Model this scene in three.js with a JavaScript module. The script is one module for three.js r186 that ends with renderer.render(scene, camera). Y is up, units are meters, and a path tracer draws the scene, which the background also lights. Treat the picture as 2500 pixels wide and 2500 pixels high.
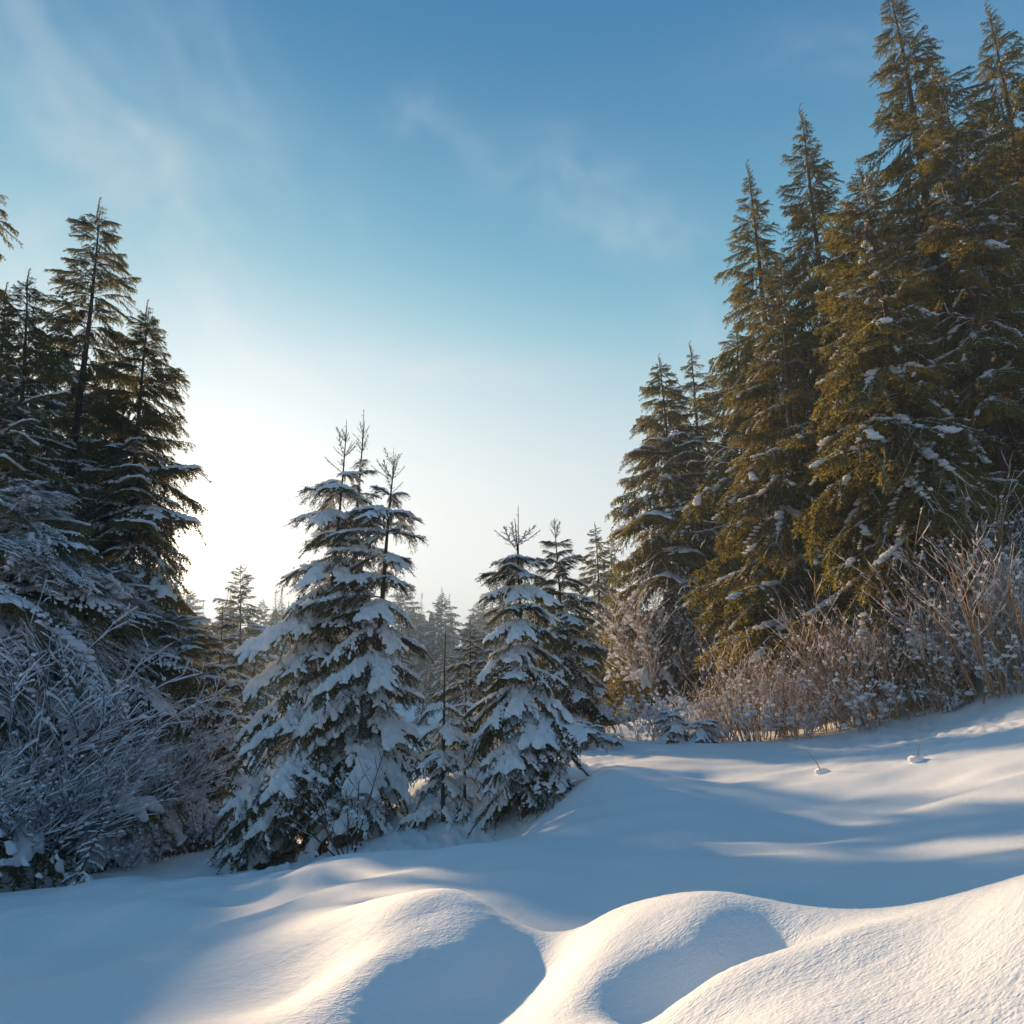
import * as THREE from 'three';
import { mergeGeometries, mergeVertices } from 'three/addons/utils/BufferGeometryUtils.js';
import { createNoise2D, createNoise3D } from 'simplex-noise';

// ---------------------------------------------------------------- camera, sky, sun, exposure
const EYE = 1.2, PITCH = 0.2627, F = 1785;                       // F: focal length in pixels of the 2500-pixel photograph
const scene = new THREE.Scene();
const camera = new THREE.PerspectiveCamera(2 * Math.atan(1250 / F) * 180 / Math.PI, 1, 0.05, 4000);
camera.position.set(0, EYE, 0);
camera.rotation.set(PITCH, 0, 0);
const renderer = new THREE.WebGLRenderer();
renderer.toneMapping = THREE.LinearToneMapping;
const EXPOSURE = 2.5;
renderer.toneMappingExposure = EXPOSURE;
renderer.shadowMap.enabled = true;

const rng = (s) => () => { s = (s + 0x6d2b79f5) | 0; let t = Math.imul(s ^ (s >>> 15), 1 | s); t = (t + Math.imul(t ^ (t >>> 7), 61 | t)) ^ t; return ((t ^ (t >>> 14)) >>> 0) / 4294967296; };
const n2 = createNoise2D(rng(11)), n2b = createNoise2D(rng(12)), n3 = createNoise3D(rng(13));
const V = (x, y, z) => new THREE.Vector3(x, y, z);
const clamp = (x, a, b) => Math.min(b, Math.max(a, x)), lerp = (a, b, t) => a + (b - a) * t;
const smooth = (a, b, x) => { const t = clamp((x - a) / (b - a), 0, 1); return t * t * (3 - 2 * t); };

const CP = Math.cos(PITCH), SP = Math.sin(PITCH);
function ray(px, py) { const x = (px - 1250) / F, y = (1250 - py) / F; return V(x, y * CP + SP, -(CP - y * SP)); }
function at(px, py, depth) { const d = ray(px, py); return V(d.x * depth / -d.z, EYE + d.y * depth / -d.z, -depth); }

const SUN = ray(445, 1320).normalize();
{
  const W = 1024, H = 512, data = new Float32Array(W * H * 4), d = V(0, 0, 0);
  // the colours below are as they look at this exposure; cirrus wisps: [px, py, half length, half width, turn, strength]
  const zen = [0.01, 0.19, 0.43], mid = [0.17, 0.52, 0.69], hor = [0.86, 0.92, 0.94], midAway = [0.19, 0.42, 0.62], horAway = [0.45, 0.58, 0.7];
  const wisps = [[230, 300, 480, 120, 0.72, 0.38], [560, 230, 420, 120, 0.7, 0.2], [300, 420, 260, 150, 0.5, 0.25], [1002, 275, 75, 45, -0.7, 0.18], [1120, 330, 120, 30, 0.6, 0.15], [1420, 470, 270, 100, 0.42, 0.22], [1560, 560, 190, 70, 0.15, 0.22], [60, 600, 150, 90, 0.6, 0.3], [520, 760, 140, 45, 1.1, 0.3], [640, 900, 260, 60, 0.5, 0.3], [1050, 905, 420, 50, -0.05, 0.5], [800, 960, 300, 60, 0.3, 0.35], [1720, 820, 160, 90, 0.9, 0.2], [2100, 120, 300, 60, 0.3, 0.12]].map(([x, y, a, b, t, k]) => ({ d: ray(x, y).normalize(), a: a / 1900, b: b / 1900, c: Math.cos(t), s: Math.sin(t), k, seed: x * 0.37 + y }));
  for (const w of wisps) { w.r = V(-w.d.z, 0, w.d.x).normalize(); w.u = w.r.clone().cross(w.d); }
  for (let j = 0; j < H; j++) for (let i = 0; i < W; i++) {
    const up = ((j + 0.5) / H - 0.5) * Math.PI, az = ((i + 0.5) / W - 0.5) * 2 * Math.PI;
    d.set(Math.cos(az) * Math.cos(up), Math.sin(up), Math.sin(az) * Math.cos(up));
    const e = Math.max(0, up) * 180 / Math.PI, g = Math.acos(clamp(d.dot(SUN), -1, 1)) * 180 / Math.PI, near = 1 - smooth(25, 110, g);
    const a = smooth(11, 37, e + 0.12 * Math.max(0, g - 20)), b = smooth(24, 56, e + 0.15 * Math.max(0, g - 25));
    const glow = 0.7 * Math.exp(-Math.pow(g / 8, 1.3)) + 0.6 * Math.exp(-Math.pow(g / 25, 2) - Math.pow(e / 34, 3)), core = 5.0 * Math.exp(-Math.pow(g / 2.2, 1.2));
    let veil = 0;
    for (const w of wisps) {
      const q = d.dot(w.d); if (q < 0.6) continue;
      const x = d.dot(w.r) / q, y = -d.dot(w.u) / q, l = (x * w.c + y * w.s) / w.a, m = (-x * w.s + y * w.c) / w.b + 0.35 * n2(l * 1.1, w.seed), fade = Math.exp(-l * l * 1.3 - m * m * 1.1);
      if (fade > 0.01) veil += w.k * fade * clamp(0.62 + 0.35 * n2b(l * 1.8 + w.seed, m * 1.1) + 0.2 * n2(l * 4 + w.seed, m * 2) + 0.1 * n2b(l * 10, m * 4 + w.seed), 0, 1.4);
    }
    veil = clamp(veil, 0, 0.75);
    for (let c = 0; c < 3; c++) {
      let x = lerp(lerp(lerp(horAway[c], hor[c], near), lerp(midAway[c], mid[c], near), a), zen[c], b);
      x = lerp(x, Math.max(x, [0.66, 0.74, 0.8][c]), veil);
      x += glow * [1, 0.91, 0.74][c] * (1 - 0.35 * x) + core * [1, 0.84, 0.6][c];
      data[(j * W + i) * 4 + c] = (up < 0 ? [0.3, 0.4, 0.52][c] : x) / EXPOSURE;
    }
    data[(j * W + i) * 4 + 3] = 1;
  }
  const sky = new THREE.DataTexture(data, W, H, THREE.RGBAFormat, THREE.FloatType);
  sky.mapping = THREE.EquirectangularReflectionMapping;
  sky.magFilter = THREE.LinearFilter;
  sky.needsUpdate = true;
  scene.background = sky;
  scene.environment = sky;
}
const sun = new THREE.DirectionalLight(new THREE.Color(1, 0.69, 0.39), 4.8);
sun.position.copy(SUN).multiplyScalar(120);
sun.castShadow = true;
sun.shadow.radius = 3.5;
sun.shadow.mapSize.set(4096, 4096);
Object.assign(sun.shadow.camera, { left: -70, right: 70, top: 60, bottom: -60, near: 1, far: 400 });
scene.add(sun, sun.target);
scene.fog = new THREE.FogExp2(new THREE.Color(0.72, 0.87, 1), 0.0014);

// ---------------------------------------------------------------- names and descriptions
const used = new Map();
function numbered(name) { const k = used.get(name) ?? 0; used.set(name, k + 1); return k ? name + '_' + String(k).padStart(3, '0') : name; }
function thing(name, label, category, pos, group) {
  const o = new THREE.Group(); o.name = numbered(name); o.position.copy(pos); scene.add(o);
  o.userData = { label, category };
  if (group) o.userData.group = group;
  return o;
}
function part(name, geo, mat, parent, stuff) { const m = new THREE.Mesh(geo, mat); m.name = name; if (stuff) m.userData.kind = 'stuff'; parent.add(m); return m; }

// ---------------------------------------------------------------- materials
function tile(size, f, bytes = true) {                            // a tiling grey texture from periodic noise
  const data = new Uint8Array(size * size * 4);
  for (let y = 0; y < size; y++) for (let x = 0; x < size; x++) { const v = clamp(Math.round(255 * f(x / size, y / size)), 0, 255), i = (y * size + x) * 4; data[i] = data[i + 1] = data[i + 2] = v; data[i + 3] = 255; }
  const t = new THREE.DataTexture(data, size, size); t.wrapS = t.wrapT = THREE.RepeatWrapping; t.magFilter = THREE.LinearFilter; t.needsUpdate = true;
  return t;
}
const hash2 = (x, y, s) => { let h = Math.imul(x, 374761393) + Math.imul(y, 668265263) + Math.imul(s, 974711); h = Math.imul(h ^ (h >>> 13), 1274126177); return ((h ^ (h >>> 16)) >>> 0) / 4294967296; };
function pnoise(u, v, nx, ny, s) {                                // periodic value noise
  const x = u * nx, y = v * ny, x0 = Math.floor(x), y0 = Math.floor(y), fx = x - x0, fy = y - y0, a = fx * fx * (3 - 2 * fx), b = fy * fy * (3 - 2 * fy);
  const h = (i, j) => hash2(((i % nx) + nx) % nx, ((j % ny) + ny) % ny, s);
  return lerp(lerp(h(x0, y0), h(x0 + 1, y0), a), lerp(h(x0, y0 + 1), h(x0 + 1, y0 + 1), a), b);
}
const snowGrain = tile(1024, (u, v) => 0.22 * pnoise(u, v, 40, 70, 1) + 0.30 * pnoise(u, v, 80, 140, 2) + 0.30 * pnoise(u, v, 170, 260, 3) + 0.18 * pnoise(u, v, 400, 500, 4));
const barkTex = tile(256, (u, v) => 0.5 * pnoise(u, v, 10, 6, 5) + 0.3 * pnoise(u, v, 24, 14, 6) + 0.2 * pnoise(u, v, 60, 50, 7));

const M = {
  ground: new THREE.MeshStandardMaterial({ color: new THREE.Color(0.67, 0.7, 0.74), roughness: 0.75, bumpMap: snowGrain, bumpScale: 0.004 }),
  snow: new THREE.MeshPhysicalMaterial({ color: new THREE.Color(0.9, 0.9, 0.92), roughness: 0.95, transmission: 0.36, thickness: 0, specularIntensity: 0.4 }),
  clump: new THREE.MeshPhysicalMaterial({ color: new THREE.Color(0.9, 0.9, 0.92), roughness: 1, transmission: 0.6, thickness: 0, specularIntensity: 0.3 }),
  frost: new THREE.MeshPhysicalMaterial({ color: new THREE.Color(0.87, 0.88, 0.93), roughness: 0.95, transmission: 0.4, thickness: 0, specularIntensity: 0.4 }),
  bark: new THREE.MeshStandardMaterial({ color: new THREE.Color(0.07, 0.048, 0.036), roughness: 0.95, bumpMap: barkTex, bumpScale: 0.02 }),
  twig: new THREE.MeshStandardMaterial({ color: new THREE.Color(0.06, 0.04, 0.026), roughness: 0.9 }),
  redTwig: new THREE.MeshStandardMaterial({ color: new THREE.Color(0.33, 0.18, 0.08), roughness: 0.8 }),
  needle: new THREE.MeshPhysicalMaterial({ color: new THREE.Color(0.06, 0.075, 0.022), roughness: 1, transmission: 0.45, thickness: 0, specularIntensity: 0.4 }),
  grownSunlit: new THREE.MeshPhysicalMaterial({ color: new THREE.Color(0.165, 0.135, 0.018), roughness: 1, transmission: 0.58, thickness: 0, specularIntensity: 0.4 }),  // mature needles, with golden sunlight put into the colour: lighter and yellower than spruce
};
for (const [k, m] of Object.entries(M)) m.name = k;

// ---------------------------------------------------------------- ground: a smooth surface through measured places
const spots = [];
const P = (px, py, depth) => { const p = at(px, py, depth); spots.push([p.x, p.z, p.y]); };
// near bank at the right
P(1603, 2500, 2.66); P(1655, 2466, 2.64); P(1759, 2399, 2.6); P(1850, 2362, 2.58); P(1914, 2342, 2.56); P(2070, 2300, 2.46); P(2225, 2264, 2.36); P(2380, 2223, 2.25); P(2500, 2166, 2.15);
P(1750, 2500, 2.35); P(1900, 2500, 2.12); P(2200, 2500, 1.92); P(2500, 2500, 1.72); P(2300, 2350, 2.08); P(2500, 2300, 1.92); P(2000, 2400, 2.28);
// second mound and the hollow in front of it
P(1352, 2310, 4.1); P(1445, 2254, 3.95); P(1552, 2212, 3.8); P(1600, 2200, 3.7); P(1720, 2184, 3.5); P(1830, 2195, 3.38); P(1950, 2240, 3.1); P(2030, 2262, 2.95);
P(1720, 2240, 3.264); P(1720, 2290, 3.13); P(1720, 2340, 3.06); P(1710, 2390, 2.99); P(1600, 2270, 3.38); P(1600, 2340, 3.19); P(1600, 2400, 3.1); P(1595, 2460, 3.0); P(1830, 2270, 3.13); P(1830, 2320, 3.05); P(1660, 2455, 2.98); P(1800, 2362, 3.02); P(1870, 2340, 2.98);
P(1480, 2290, 3.55); P(1400, 2380, 3.4); P(1450, 2400, 3.2); P(1300, 2470, 3.35); P(1400, 2500, 2.9); P(1520, 2480, 2.85);
// middle mound, rounding off towards the right
P(526, 2291, 6.2); P(745, 2240, 5.6); P(900, 2200, 5.15); P(1050, 2170, 4.9); P(1119, 2172, 4.75); P(1180, 2200, 4.6); P(1259, 2268, 4.3); P(1301, 2328, 4.1); P(1310, 2390, 3.9);
P(1050, 2230, 4.46); P(1050, 2300, 4.14); P(1050, 2370, 3.92); P(1050, 2430, 3.776); P(1050, 2490, 3.65); P(1180, 2260, 4.25); P(1180, 2320, 4.04); P(1180, 2390, 3.86); P(1180, 2470, 3.7); P(900, 2270, 4.5); P(900, 2340, 4.05); P(900, 2400, 3.82); P(900, 2460, 3.66); P(900, 2500, 3.56);
P(1250, 2420, 3.8); P(740, 2340, 4.65); P(400, 2400, 4.7); P(100, 2450, 4.5); P(700, 2440, 4.15); P(500, 2500, 3.85);
// hollow behind the mounds and the long slope
P(1119, 2150, 7.2); P(1350, 2275, 5.5); P(1500, 2205, 6.0); P(1400, 2245, 5.8); P(1324, 2345, 4.9); P(900, 2188, 7.0); P(1250, 2225, 6.0); P(1180, 2200, 6.2);
P(2070, 2250, 3.6); P(2380, 2195, 3.6); P(1870, 2190, 4.4); P(1650, 2170, 4.9);
P(1000, 2105, 9.0); P(886, 2086, 10.5); P(793, 2133, 9.5); P(747, 2165, 9.0); P(940, 2080, 10.6); P(700, 2180, 8.6);
P(1250, 2060, 12.6); P(1280, 1995, 15); P(1230, 2060, 14.0); P(1500, 1880, 13.8); P(1500, 2050, 9.5); P(1500, 1950, 12); P(1980, 1980, 9.7); P(2400, 1930, 7.8); P(2000, 2100, 6.5); P(2300, 2100, 5.5);
P(2300, 2180, 4.4); P(2000, 2180, 4.8); P(2480, 2100, 4.6); P(1700, 2100, 7.2); P(1700, 2000, 9.8); P(2200, 2000, 8.2); P(2450, 2020, 6.3); P(1380, 1930, 14.5);
P(1420, 1840, 19); P(1600, 1816, 20); P(1900, 1811, 19); P(2150, 1800, 17); P(2300, 1780, 16); P(2400, 1755, 15); P(2500, 1735, 14);
P(1700, 1900, 13.5); P(2000, 1880, 12.5); P(2300, 1850, 11); P(2480, 1830, 10); P(1750, 1850, 16); P(2100, 1840, 14);
// rising wood edge at the right
P(2330, 1540, 20); P(2500, 1480, 19); P(1950, 1650, 27); P(1650, 1740, 34); P(1400, 1790, 26); P(1700, 1790, 24); P(2100, 1720, 21);
// hollow at the left
P(640, 2130, 17); P(800, 2092, 18); P(915, 2015, 18); P(1020, 1930, 18); P(1080, 2000, 16);
P(500, 2085, 21); P(100, 2150, 19); P(300, 2130, 19); P(0, 2180, 17); P(250, 2160, 15); P(480, 2160, 11); P(370, 2210, 9); P(0, 2340, 7.5); P(0, 2240, 12); P(200, 2300, 8); P(620, 2170, 10); P(650, 2230, 7.5);
P(500, 2250, 8.0); P(-250, 2300, 10);
for (const [x, z, y] of [[-30, -20, -3.2], [-30, -45, -2.6], [0, -45, -3], [-9, -30, -3.2], [16, -42, 2], [30, -20, 6], [32, -45, 6], [30, 0, 4], [0, 4, 0.3], [4, 3, 0.7], [-6, 3, -0.4], [-25, 0, -2.4], [0, -90, -2], [40, -90, 5], [-40, -90, -1], [9, -9, 1.3], [7, -4, 1.1], [0, 25, 1], [25, 25, 3], [-25, 25, -1]]) spots.push([x, z, y]);
const tps = (() => {
  const n = spots.length, N = n + 3, A = [], U = (r2) => (r2 < 1e-12 ? 0 : 0.5 * r2 * Math.log(r2));
  for (let i = 0; i < N; i++) A.push(new Float64Array(N + 1));
  for (let i = 0; i < n; i++) {
    for (let j = 0; j < n; j++) A[i][j] = U((spots[i][0] - spots[j][0]) ** 2 + (spots[i][1] - spots[j][1]) ** 2);
    A[i][i] += 0.0003;
    A[i][n] = A[n][i] = 1; A[i][n + 1] = A[n + 1][i] = spots[i][0]; A[i][n + 2] = A[n + 2][i] = spots[i][1]; A[i][N] = spots[i][2];
  }
  for (let c = 0; c < N; c++) {
    let p = c; for (let r = c + 1; r < N; r++) if (Math.abs(A[r][c]) > Math.abs(A[p][c])) p = r;
    [A[c], A[p]] = [A[p], A[c]];
    for (let r = 0; r < N; r++) if (r !== c) { const f = A[r][c] / A[c][c]; if (f) for (let k = c; k <= N; k++) A[r][k] -= f * A[c][k]; }
  }
  const w = A.map((row, i) => row[N] / row[i]);
  return (x, z) => { let y = w[n] + w[n + 1] * x + w[n + 2] * z; for (let i = 0; i < n; i++) { const dx = x - spots[i][0], dz = z - spots[i][1]; y += w[i] * U(dx * dx + dz * dz); } return y; };
})();
function base(x, z) {                                             // beyond the clearing the land is gently rolling
  const r = Math.hypot(x, z), far = smooth(55, 110, r);
  const rolling = 1.5 + 2.5 * n2(x / 160, z / 160) ;
  return far >= 1 ? rolling : lerp(tps(x, z), rolling, far);
}
const along = (a, b, w, k) => (x, z) => { const dx = b.x - a.x, dz = b.z - a.z, t = clamp(((x - a.x) * dx + (z - a.z) * dz) / (dx * dx + dz * dz), 0, 1), d2 = (x - a.x - dx * t) ** 2 + (z - a.z - dz * t) ** 2; return k * Math.exp(-d2 / (w * w)); };
const trough = along(at(1830, 2325, 3.04), at(1600, 2475, 2.98), 0.2, -0.075), bank = along(at(1655, 2466, 2.6), at(2050, 2305, 2.48), 0.17, 0.03);
function ground(x, z) {
  const r = Math.hypot(x, z), swell = (0.03 * n2(x * 0.7 + 5, z * 0.7) + 0.1 * smooth(0, 3, -x) * n2b(x * 0.42 + 2, z * 0.5)) * smooth(4, 9, r);
  const crust = (0.0012 * n2b(x * 6 + 2 * n2(x, z), z * 10) + 0.0009 * n2(x * 17, z * 26) + 0.0008 * n2b(x * 34, z * 50)) * (1 - smooth(12, 30, r));
  const strewn = smooth(4, 9, x) * smooth(-21, -17, z) * (1 - smooth(-14, -9, z)) * (0.10 * Math.max(0, n2(x * 2.3 + 9, z * 2.3) - 0.25) + 0.07 * Math.max(0, n2b(x * 6, z * 6) - 0.45) - 0.08 * Math.max(0, n2(x * 1.7 + 40, z * 3.1) - 0.45));
  const fallen = smooth(-7, -4, x) * (1 - smooth(1, 3, x)) * smooth(-20.5, -18, z) * (1 - smooth(-15.5, -13.5, z)) * (0.12 * Math.max(0, n2(x * 2.7 + 3, z * 2.7) - 0.3) + 0.06 * Math.max(0, n2b(x * 7, z * 7) - 0.4));
  return base(x, z) + swell + crust + strewn + fallen + (r < 6 ? trough(x, z) + bank(x, z) : 0);
}
{
  const rs = []; for (let r = 0.5; r < 9; r *= 1.0068) rs.push(r); for (let r = 9; r < 32; r *= 1.011) rs.push(r); for (let r = 32; r < 1500; r *= 1.06) rs.push(r);
  const as = []; for (let a = -50; a < 50; a += 0.2) as.push(a); for (let a = 50; a < 310; a += 3.25) as.push(a); as.push(310);
  const nr = rs.length, na = as.length, pos = new Float32Array(nr * na * 3), uv = new Float32Array(nr * na * 2), idx = [];
  for (let i = 0; i < nr; i++) for (let j = 0; j < na; j++) {
    const a = as[j] * Math.PI / 180, x = rs[i] * Math.sin(a), z = -rs[i] * Math.cos(a), k = i * na + j;
    pos.set([x, j === na - 1 ? pos[(i * na) * 3 + 1] : ground(x, z), z], k * 3); uv.set([x / 1.3, z / 1.3], k * 2);
    if (i < nr - 1 && j < na - 1) idx.push(k, k + 1, k + na, k + 1, k + na + 1, k + na);
  }
  // close the small disc under the camera
  const g = new THREE.BufferGeometry();
  const c = nr * na, all = new Float32Array(pos.length + 3), alluv = new Float32Array(uv.length + 2); all.set(pos); alluv.set(uv); all[c * 3 + 1] = ground(0, 0);
  for (let j = 0; j < na - 1; j++) idx.push(c, j + 1, j);
  g.setAttribute('position', new THREE.BufferAttribute(all, 3)); g.setAttribute('uv', new THREE.BufferAttribute(alluv, 2)); g.setIndex(idx); g.computeVertexNormals();
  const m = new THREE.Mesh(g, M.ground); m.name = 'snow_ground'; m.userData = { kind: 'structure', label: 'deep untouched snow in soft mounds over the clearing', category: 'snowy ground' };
  scene.add(m);
}

// ---------------------------------------------------------------- mesh helpers
function tubeInto(B, pts, radii, sides, uvScale) {                // B: {p, i, u}
  const n = pts.length, start = B.p.length / 3, up = V(0, 1, 0), t = V(0, 0, 0), a = V(0, 0, 0), b = V(0, 0, 0);
  let along = 0;
  for (let k = 0; k < n; k++) {
    t.copy(pts[Math.min(k + 1, n - 1)]).sub(pts[Math.max(k - 1, 0)]).normalize();
    a.crossVectors(Math.abs(t.y) > 0.9 ? V(1, 0, 0) : up, t).normalize(); b.crossVectors(t, a);
    if (k) along += pts[k].distanceTo(pts[k - 1]);
    for (let s = 0; s <= sides; s++) {
      const q = s / sides * 2 * Math.PI, r = radii[k], c = Math.cos(q) * r, d = Math.sin(q) * r;
      B.p.push(pts[k].x + a.x * c + b.x * d, pts[k].y + a.y * c + b.y * d, pts[k].z + a.z * c + b.z * d);
      B.u.push(s / sides, along * (uvScale ?? 1));
      if (k < n - 1 && s < sides) { const v = start + k * (sides + 1) + s; B.i.push(v, v + 1, v + sides + 1, v + 1, v + sides + 2, v + sides + 1); }
    }
  }
}
function geo(B) {
  const g = new THREE.BufferGeometry();
  g.setAttribute('position', new THREE.Float32BufferAttribute(B.p, 3));
  if (B.u.length) g.setAttribute('uv', new THREE.Float32BufferAttribute(B.u, 2));
  g.setIndex(B.i); g.computeVertexNormals();
  return g;
}
const fresh = () => ({ p: [], i: [], u: [] });
/* small round bodies */ const blobShape = (() => { const g = mergeVertices(new THREE.IcosahedronGeometry(1, 1).deleteAttribute('uv').deleteAttribute('normal'), 1e-4); return { p: g.attributes.position.array, i: g.index.array }; })();
const blobLow = (() => { const g = mergeVertices(new THREE.IcosahedronGeometry(1, 0).deleteAttribute('uv').deleteAttribute('normal'), 1e-4); return { p: g.attributes.position.array, i: g.index.array }; })();
function blobInto(B, c, rx, ry, rz, yaw, seed, low) {
  const s = B.p.length / 3, shape = low ? blobLow : blobShape, cs = Math.cos(yaw), sn = Math.sin(yaw);
  for (let k = 0; k < shape.p.length; k += 3) {
    const x = shape.p[k], y = shape.p[k + 1], z = shape.p[k + 2], w = 1 + 0.4 * n3(x * 1.3 + seed, y * 1.3, z * 1.3 - seed);
    const X = x * rx * w, Y = (y < 0 ? y * 0.55 : y) * ry * w, Z = z * rz * w;
    B.p.push(c.x + X * cs + Z * sn, c.y + Y, c.z - X * sn + Z * cs);
  }
  for (const k of shape.i) B.i.push(s + k);
}

// ---------------------------------------------------------------- spruce boughs: unit length along +x, y up
function makeBough(o) {
  const r = rng(o.seed), wood = fresh(), nd = [], snowPts = [], snowTubes = fresh();
  const ay = (s) => o.rise * s - o.droop * s * s + o.tipUp * Math.pow(s, 4), az = (s) => o.sway * Math.sin(s * 3 + o.seed);
  const surf = (u, w) => ay(clamp(u, 0, 1.1)) - o.lat * Math.pow(Math.abs(w - az(clamp(u, 0, 1))), 1.4) * 1.6;
  const needles = (pts, nl, step) => {
    for (let k = 0; k < pts.length - 1; k++) {
      const a = pts[k], b = pts[k + 1], len = a.distanceTo(b), n = Math.max(1, Math.round(len / step)), t = b.clone().sub(a).normalize();
      const e1 = V(0, 1, 0).cross(t).normalize(), e2 = t.clone().cross(e1);
      for (let i = 0; i < n; i++) {
        const c = a.clone().lerp(b, (i + r()) / n);
        for (let q = 0; q < o.perStation; q++) {
          const an = r() * 6.283, ra = e1.clone().multiplyScalar(Math.cos(an)).addScaledVector(e2, Math.sin(an));
          const L = nl * (0.7 + 0.6 * r()), dir = t.clone().multiplyScalar(0.75).addScaledVector(ra, 0.8).normalize(), side = dir.clone().cross(ra.applyAxisAngle(t, 0.8)).normalize().multiplyScalar(L * o.needleWide);
          nd.push(c.x - side.x, c.y - side.y, c.z - side.z, c.x + side.x, c.y + side.y, c.z + side.z, c.x + dir.x * L, c.y + dir.y * L, c.z + dir.z * L);
        }
      }
    }
  };
  const stretches = [];
  const main = []; for (let k = 0; k <= 9; k++) { const s = k / 9; main.push(V(s, ay(s), az(s))); }
  tubeInto(wood, main, main.map((_, k) => lerp(o.thick, o.thick * 0.18, k / 9)), 4);
  needles(main.slice(o.bare ?? 3), o.needle, o.step);
  for (const m of main) snowPts.push([m.x, m.z, o.snowR * 1.0]);
  for (let k = 0; k < 9; k++) snowPts.push([(main[k].x + main[k + 1].x) / 2, (main[k].z + main[k + 1].z) / 2, o.snowR]);
  if (o.tubes) tubeInto(snowTubes, main.map((m) => m.clone().add(V(0, o.tubes * 0.7, 0))), main.map((_, k) => o.tubes * (k < 9 ? (1.2 - 0.5 * k / 9) * (0.25 + 1.2 * r()) : 0.1)), 5);
  for (let i = 0; i < o.n; i++) {
    const s = lerp(o.first, 0.97, (i + 0.5 * r()) / o.n), side = i % 2 ? 1 : -1;
    const shape = Math.pow(Math.sin(Math.PI * clamp(0.16 + 0.8 * s, 0, 1)), 0.75) * 0.85 + 0.15, len = o.width * shape * (0.4 + 0.95 * r()), curl = (r() - 0.5) * (o.curl ?? 0.15);
    const ang = lerp(o.a0, o.a1, s) + (r() - 0.5) * (o.jit ?? 0.6), dx = Math.cos(ang), dz = Math.sin(ang) * side, pts = [];
    for (let k = 0; k <= 4; k++) { const t = k / 4, u = s + dx * len * t - dz * curl * len * t * t * 2, w = az(s) + dz * len * t + dx * curl * len * t * t * 2; pts.push(V(u, surf(u, w) + (ay(s) - surf(s, az(s))) - o.hang * len * t * t + (r() - 0.5) * 0.012, w)); }
    tubeInto(wood, pts, [0, 1, 2, 3, 4].map((k) => o.thick * lerp(0.35, 0.1, k / 4)), 3);
    needles(pts, o.needle, o.step); stretches.push(pts);
    if (o.tubes) tubeInto(snowTubes, pts.map((m) => m.clone().add(V((r() - 0.5) * 0.01, o.tubes * (0.4 + 0.4 * r()), (r() - 0.5) * 0.01))), pts.map((p, k) => { const d = pts[Math.min(k + 1, 4)].clone().sub(pts[Math.min(k, 3)]), flat = Math.hypot(d.x, d.z) / d.length(); return o.tubes * (k < 4 ? (0.15 + 1.1 * r()) * (1 - 0.12 * k) * flat * flat : 0.12); }), 4);
    for (let k = 0; k <= 6; k++) { const t = k / 6 * 0.92; snowPts.push([s + dx * len * t, az(s) + dz * len * t, o.snowR * lerp(1, 0.6, t) * (0.75 + 0.5 * r())]); }
    for (let q = 0; q < o.tert; q++) {
      const t = lerp(0.2, 0.95, (q + r()) / o.tert), k = Math.min(3, Math.floor(t * 4)), p0 = pts[k].clone().lerp(pts[k + 1], t * 4 - k), sg = q % 2 ? 1 : -1;
      const a2 = Math.atan2(dz, dx) + sg * (0.55 + 0.5 * r()), l2 = len * (o.tertScale ?? 1) * lerp(0.5, 0.22, t) * (0.6 + 0.7 * r()) + o.tertMin, tp = [];
      for (let m = 0; m <= 2; m++) { const v = m / 2; tp.push(V(p0.x + Math.cos(a2) * l2 * v * (1 - o.comb), p0.y - o.hang * l2 * v * v * 0.6 - o.comb * l2 * v, p0.z + Math.sin(a2) * l2 * v * (1 - o.comb))); }
      tubeInto(wood, tp, [0, 1, 2].map((m) => o.thick * lerp(0.16, 0.06, m / 2)), 3);
      needles(tp, o.needle * 0.9, o.step);
      if (o.tubes && o.comb < 0.6) tubeInto(snowTubes, tp.map((m) => m.clone().add(V(0, o.tubes * 0.45, 0))), [0, 1, 2].map((m) => o.tubes * (m < 2 ? 0.35 + 0.5 * r() : 0.1)), 3);
      if (o.comb < 0.5) snowPts.push([tp[1].x, tp[1].z, o.snowR * 0.55]);
    }
  }
  const g = new THREE.BufferGeometry(); g.setAttribute('position', new THREE.Float32BufferAttribute(nd, 3)); g.computeVertexNormals();
  const woodGeo = geo(wood);
  let snow = o.tubes ? geo(snowTubes) : null;
  if (o.pillow) {                                                  // a lumpy sheet of snow over the twigs, thick in the middle and rounded at its edges
    const nu = o.cells ?? 46, nw = Math.round(nu * 0.9), u0 = -0.03, u1 = 1.12, w0 = -0.62, w1 = 0.62, f = new Float32Array((nu + 1) * (nw + 1)).fill(1);
    for (const [px, pz, rad] of snowPts) {
      const iu0 = Math.max(0, Math.floor((px - 2.2 * rad - u0) / (u1 - u0) * nu)), iu1 = Math.min(nu, Math.ceil((px + 2.2 * rad - u0) / (u1 - u0) * nu)), iw0 = Math.max(0, Math.floor((pz - 2.2 * rad - w0) / (w1 - w0) * nw)), iw1 = Math.min(nw, Math.ceil((pz + 2.2 * rad - w0) / (w1 - w0) * nw));
      for (let i = iu0; i <= iu1; i++) for (let j = iw0; j <= iw1; j++) { const du = lerp(u0, u1, i / nu) - px, dw = lerp(w0, w1, j / nw) - pz; f[i * (nw + 1) + j] *= 1 - 0.8 * Math.exp(-(du * du + dw * dw) / (rad * rad)); }
    }
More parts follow.
